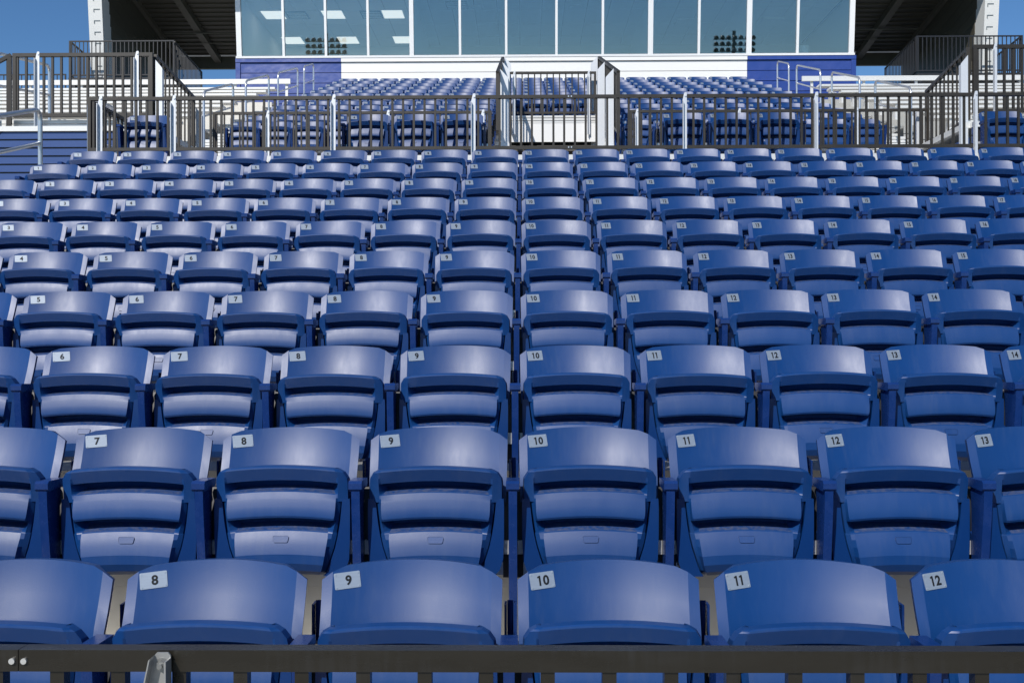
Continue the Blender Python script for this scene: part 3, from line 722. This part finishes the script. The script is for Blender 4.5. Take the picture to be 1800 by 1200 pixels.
# roof, fins, soffit
def sof(y): return 8.9 + (31.5-y)*0.184
FXL0, FXL1, FXR0, FXR1 = -11.27, -10.91, 11.80, 12.16
def sloped(name, m, x0_, x1_, y0_, y1_, d0, d1, par=pb):
    """slab following the roof slope; d measured up from the soffit plane"""
    bm = bmesh.new(); v = bm_box(bm, x0_-off[0], x1_-off[0], y0_-off[1], y1_-off[1], d0, d1)
    for q in v: q.co.z += sof(q.co.y+off[1])+E-off[2]
    return link(name, bm_mesh(name, bm, m), par)
sloped('roof', 'fin', FXL0, FXR1, 25.75, 31.9, 0.20, 0.45)
for (xa, xb) in ((FXL0, PXL-0.3), (PXR+0.3, FXR1)): sloped('roof_wing', 'fin', xa, xb, 24.3, 25.74, 0.10, 0.45)  # unseen forward roof strips, added to shade the side wall linings
for (xa, xb) in ((FXL1+0.02, PXL-0.05), (PXR+0.05, FXR0-0.02)):
    y = 25.8; i = 0
    while y < 31.3:
        sloped('soffit_board', 'soffit', xa, xb, y, y+0.20, 0.03, 0.08)
        sloped('soffit_rib', 'soffit', xa, xb, y+0.20, y+0.245, 0.0, 0.08); y += 0.25
    bx('rear_beam', pb, 'beam', xa, xb, 31.5, 31.62, 8.57+E, 8.95+E, 0, off)
    xm = -9.58 if xa < 0 else 10.4
    sloped('roof_beam', 'beam', xm-0.10, xm+0.10, 25.8, 31.48, -0.17, 0.025)
    sloped('roof_beam', 'beam', (xa+0.02 if xa < 0 else xb-0.14), (xa+0.14 if xa < 0 else xb-0.02), 25.8, 31.48, -0.12, 0.025)
    for yq in (29.5, 30.1):
        bm = bmesh.new(); zc = sof(yq)-0.20+E
        bm_tube(bm, [((xa+0.3 if xa < 0 else xa)-off[0], yq-off[1], zc-off[2]), ((xb if xa < 0 else xb-0.3)-off[0], yq-off[1], zc-off[2])], 0.022 if yq < 30 else 0.014, 8)
        link('conduit', bm_mesh('conduit', bm, 'beam', 50), pb)
for k_, (xa, xb) in enumerate(((FXL0, FXL1), (FXR0, FXR1))):
    sx_ = xb if k_ == 0 else xa                                     # inner face
    bot = up_T(0)+E-2.0
    f0 = lambda z: Yp-0.30-(z-ZS)*TL                                 # leaning front edge
    bm = bmesh.new()
    zt1 = sof(25.7)+0.1
    bm_prism(bm, [(f0(zb0)-off[1], zb0+E-off[2]), (f0(zt1)-off[1], zt1+E-off[2]), (31.7-off[1], sof(31.7)+0.1+E-off[2]), (31.7-off[1], 6.1+E-off[2]), (30.5-off[1], zb0+E-off[2])],
             'x', xa-off[0], xb-off[0])
    fin = link('side_wall', bm_mesh('side_wall', bm, 'fin'), pb)
    # brown inner lining boards, parallel to the roof
    for q in range(9):
        d1 = -0.02-q*0.30; d0 = d1-0.292
        bm = bmesh.new(); ya, yb = 26.2+0.06*q, 31.45
        t_ = (sx_-off[0], sx_+0.018-off[0]) if k_ == 0 else (sx_-0.018-off[0], sx_-off[0])
        v = bm_box(bm, t_[0], t_[1], ya-off[1], yb-off[1], d0, d1)
        for p in v: p.co.z += sof(p.co.y+off[1])+E-off[2]
        link('lining_board', bm_mesh('lining_board', bm, 'soffit'), fin)
    # cladding clips up the front edge
    z = 6.6
    while z < 9.4:
        xx = xa+0.14 if k_ == 0 else xa+0.06
        yq = f0(z)
        bm = bmesh.new(); bm_box(bm, xx-off[0], xx+0.16-off[0], yq-0.012-off[1], yq+0.01-off[1], z+E-off[2], z+0.018+E-off[2])
        bm_box(bm, xx-off[0], xx+0.015-off[0], yq-0.012-off[1], yq+0.01-off[1], z-0.06+E-off[2], z+E-off[2])
        link('cladding_clip', bm_mesh('cladding_clip', bm, 'fixture'), fin); z += 0.285
# room behind the glass
CE = 9.0; YB = 30.8
room = pb
bx('room_floor', room, 'carpet', PXL+0.05, PXR-0.05, Yp+0.21, YB, 6.35+E, 6.45+E, 0, off)
bx('back_wall', room, 'room', PXL+0.05, PXR-0.05, YB, YB+0.1, 6.45+E, CE+0.3+E, 0, off)
bx('ceiling_slab', room, 'fixture', PXL+0.05, PXR-0.05, 26.25, YB, CE+0.06+E, CE+0.12+E, 0, off)
for x in (PXL, edges[4]-0.04, edges[9]-0.04, edges[11]-0.04, PXR-0.08):
    bm = bmesh.new(); bm_prism(bm, [(Yp+0.22-off[1], 6.45+E-off[2]), (26.18-off[1], CE+0.05+E-off[2]), (YB-off[1], CE+0.05+E-off[2]), (YB-off[1], 6.45+E-off[2])], 'x', x-off[0], x+0.08-off[0])
    link('partition', bm_mesh('partition', bm, 'room'), room)
lights = {(-6.9, 0), (-5.25, 0), (-3.6, 0), (-6.9, 1), (-5.25, 1), (-3.6, 1)}
Lp = []
for (x, r_) in sorted(lights): Lp.append((x, 27.7 if r_ == 0 else 30.05))
nx = int((PXR-PXL-0.1)/0.61)
for i in range(nx+1):
    for k in range(4):
        x = PXL+0.06+0.305+i*0.61; y = 26.2+0.61+k*1.22
        if x > PXR-0.35: continue
        y1 = min(y+0.6, YB-0.01)
        link('ceiling_tile', boxmesh((0.596, (y1-(y-0.6)), 0.012), 'tile'), room, (x-off[0], (y1+y-0.6)/2-off[1], CE+0.03+E-off[2]))
def light(x, y, lit, label):
    t = thing('ceiling_light', label, 'ceiling light', (x, y, CE+E+0.022), 'ceiling lights in the press box')
    link('housing', boxmesh((0.62, 0.72, 0.02), 'frame', 0.003), t, (0, 0, -0.008)); link('diffuser', boxmesh((0.56, 0.66, 0.008), 'lit' if lit else 'tile'), t, (0, 0, -0.022))
for i, (x, y) in enumerate(Lp):
    light(x, y, True, f'lit square ceiling light, {["left", "left", "middle", "middle", "right", "right"][i]} one of the {"front" if y < 29 else "rear"} row in the leftmost press box room')
light(4.6, 28.6, False, 'unlit square ceiling light in the narrow press box room right of centre')
light(7.0, 28.6, False, 'unlit square ceiling light in the rightmost press box room')
def vent(x, y, label):
    t = thing('ceiling_vent', label, 'vent', (x, y, CE+E+0.02), 'ceiling vents in the press box')
    link('vent_plate', boxmesh((0.58, 0.62, 0.014), 'fixture'), t, (0, 0, -0.008))
    for q in range(4): link('louvre', boxmesh((0.5, 0.05, 0.012), 'room'), t, (0, -0.2+q*0.13, -0.02))
vent(-6.25, 27.75, 'dark square air vent beside the left lit ceiling light'); vent(-4.2, 27.75, 'dark square air vent beside the right lit ceiling light')
vent(-1.8, 27.0, 'dark square air vent in the wide middle press box room')
def speaker(x, y, label):
    bm = bmesh.new(); bm_tube(bm, [(0, 0, 0), (0, 0, -0.02), (0, 0, -0.024)], 0.17, 20); o = link('ceiling_speaker', bm_mesh('ceiling_speaker', bm, 'room', 30), None, (x, y, CE+E+0.024))
    tag(o, label, 'speaker', 'round ceiling speakers')
speaker(-1.25, 27.2, 'round ceiling speaker left of the centre mullion in the press box'); speaker(1.4, 27.2, 'round ceiling speaker right of the centre mullion in the press box')
# bucket on the sill
bm = bmesh.new()
bm_tube(bm, [(0, 0, 0), (0, 0, 0.02), (0, 0, 0.30)], 0.13, 20); bm_tube(bm, [(0, 0, 0.22), (0, 0, 0.25)], 0.14, 20); bm_tube(bm, [(0, 0, 0.30), (0, 0, 0.32)], 0.142, 20)
b_ = link('bucket', bm_mesh('bucket', bm, 'frame', 40), None, (yx(1413, 26.7), 26.75, ZS+E+0.03)); tag(b_, 'pale lidded bucket standing inside the rightmost press box window', 'bucket')
bx('inner_sill', pb, 'frame', PXL+0.1, PXR-0.1, Yp+0.08, Yp+1.9, ZS+E-0.002, ZS+E+0.03, 0, off)  # unseen white counter, made deep to bounce sun onto the room ceiling

# ------------------------------------------------------------------ landings with black railings beside the press box
for s, (xa, xb) in (('left', (-11.55, -8.87)), ('right', (9.86, 12.52))):
    ld = thing('landing_platform', f'dark landing platform with slab on posts on the {s} of the press box', 'platform', ((xa+xb)/2, 25.4, 0))
    offl = ((xa+xb)/2, 25.4, 0)
    bx('slab', ld, 'blackrail', xa, xb, 25.4, 27.4, 6.58+E, 6.70+E, 0, offl)
    for x in (xa+0.1, xb-0.1):
        for y in (25.5, 27.3): bx('leg', ld, 'blackrail', x-0.05, x+0.05, y-0.05, y+0.05, 0.0, 6.58+E, 0, offl)
    o3 = dict(m='blackrail', rail=(0.035, 0.03), pk=0.02, sp=0.105, group='black railings beside the press box')
    railing(f'black picket railing on the front of the {s} landing beside the press box', (xa, 25.45, 6.70+E), (xb, 25.45, 6.70+E), 0.95, 0.06, **o3)
    for x, q in ((xa+0.02, 'outer'), (xb-0.02, 'inner')):
        if s == 'right': q = 'inner' if q == 'outer' else 'outer'
        railing(f'black picket railing on the {q} side of the {s} landing by the press box', (x, 25.52, 6.70+E), (x, 27.7, 6.50+E), 0.95, 0.06, **o3)
railing('black picket railing far behind the left railing, next to the landing', (-14.5, 25.6, 5.95+E), (-11.7, 25.6, 5.95+E), 0.90, 0.06, 'blackrail', rail=(0.035, 0.03), pk=0.02, group='black railings beside the press box')
# ------------------------------------------------------------------ floodlight masts across the field (mirrored in the press box glass)
def mast(x, lab):
    m = thing('floodlight_mast', lab, 'floodlight', (x, -124, 0), 'floodlight masts across the field')
    bm = bmesh.new(); bm_tube(bm, [(0, 0, 0), (0, 0, 9), (0, 0, 23)], 0.28, 12); link('pole', bm_mesh('pole', bm, 'blackrail', 40), m)
    for r in range(5):
        link('cross_arm', boxmesh((7.0, 0.16, 0.16), 'blackrail'), m, (0, 0.35, 17.6+r*1.0))
        for c in range(7):
            bm = bmesh.new(); bm_tube(bm, [(0, 0, 0), (0, 0.5, -0.12), (0, 0.62, -0.15)], 0.36, 10)
            link('lamp_head', SM.setdefault('lamp', bm_mesh('lamp_head', bm, 'blackrail', 40)) if 'lamp' not in SM else SM['lamp'], m, (-3.1+c*1.033, 0.45, 17.9+r*1.0))
mast(-33.5, 'dark floodlight mast mirrored in the left press box window'); mast(35.5, 'dark floodlight mast mirrored in the right press box window')
sc.render.film_transparent = False
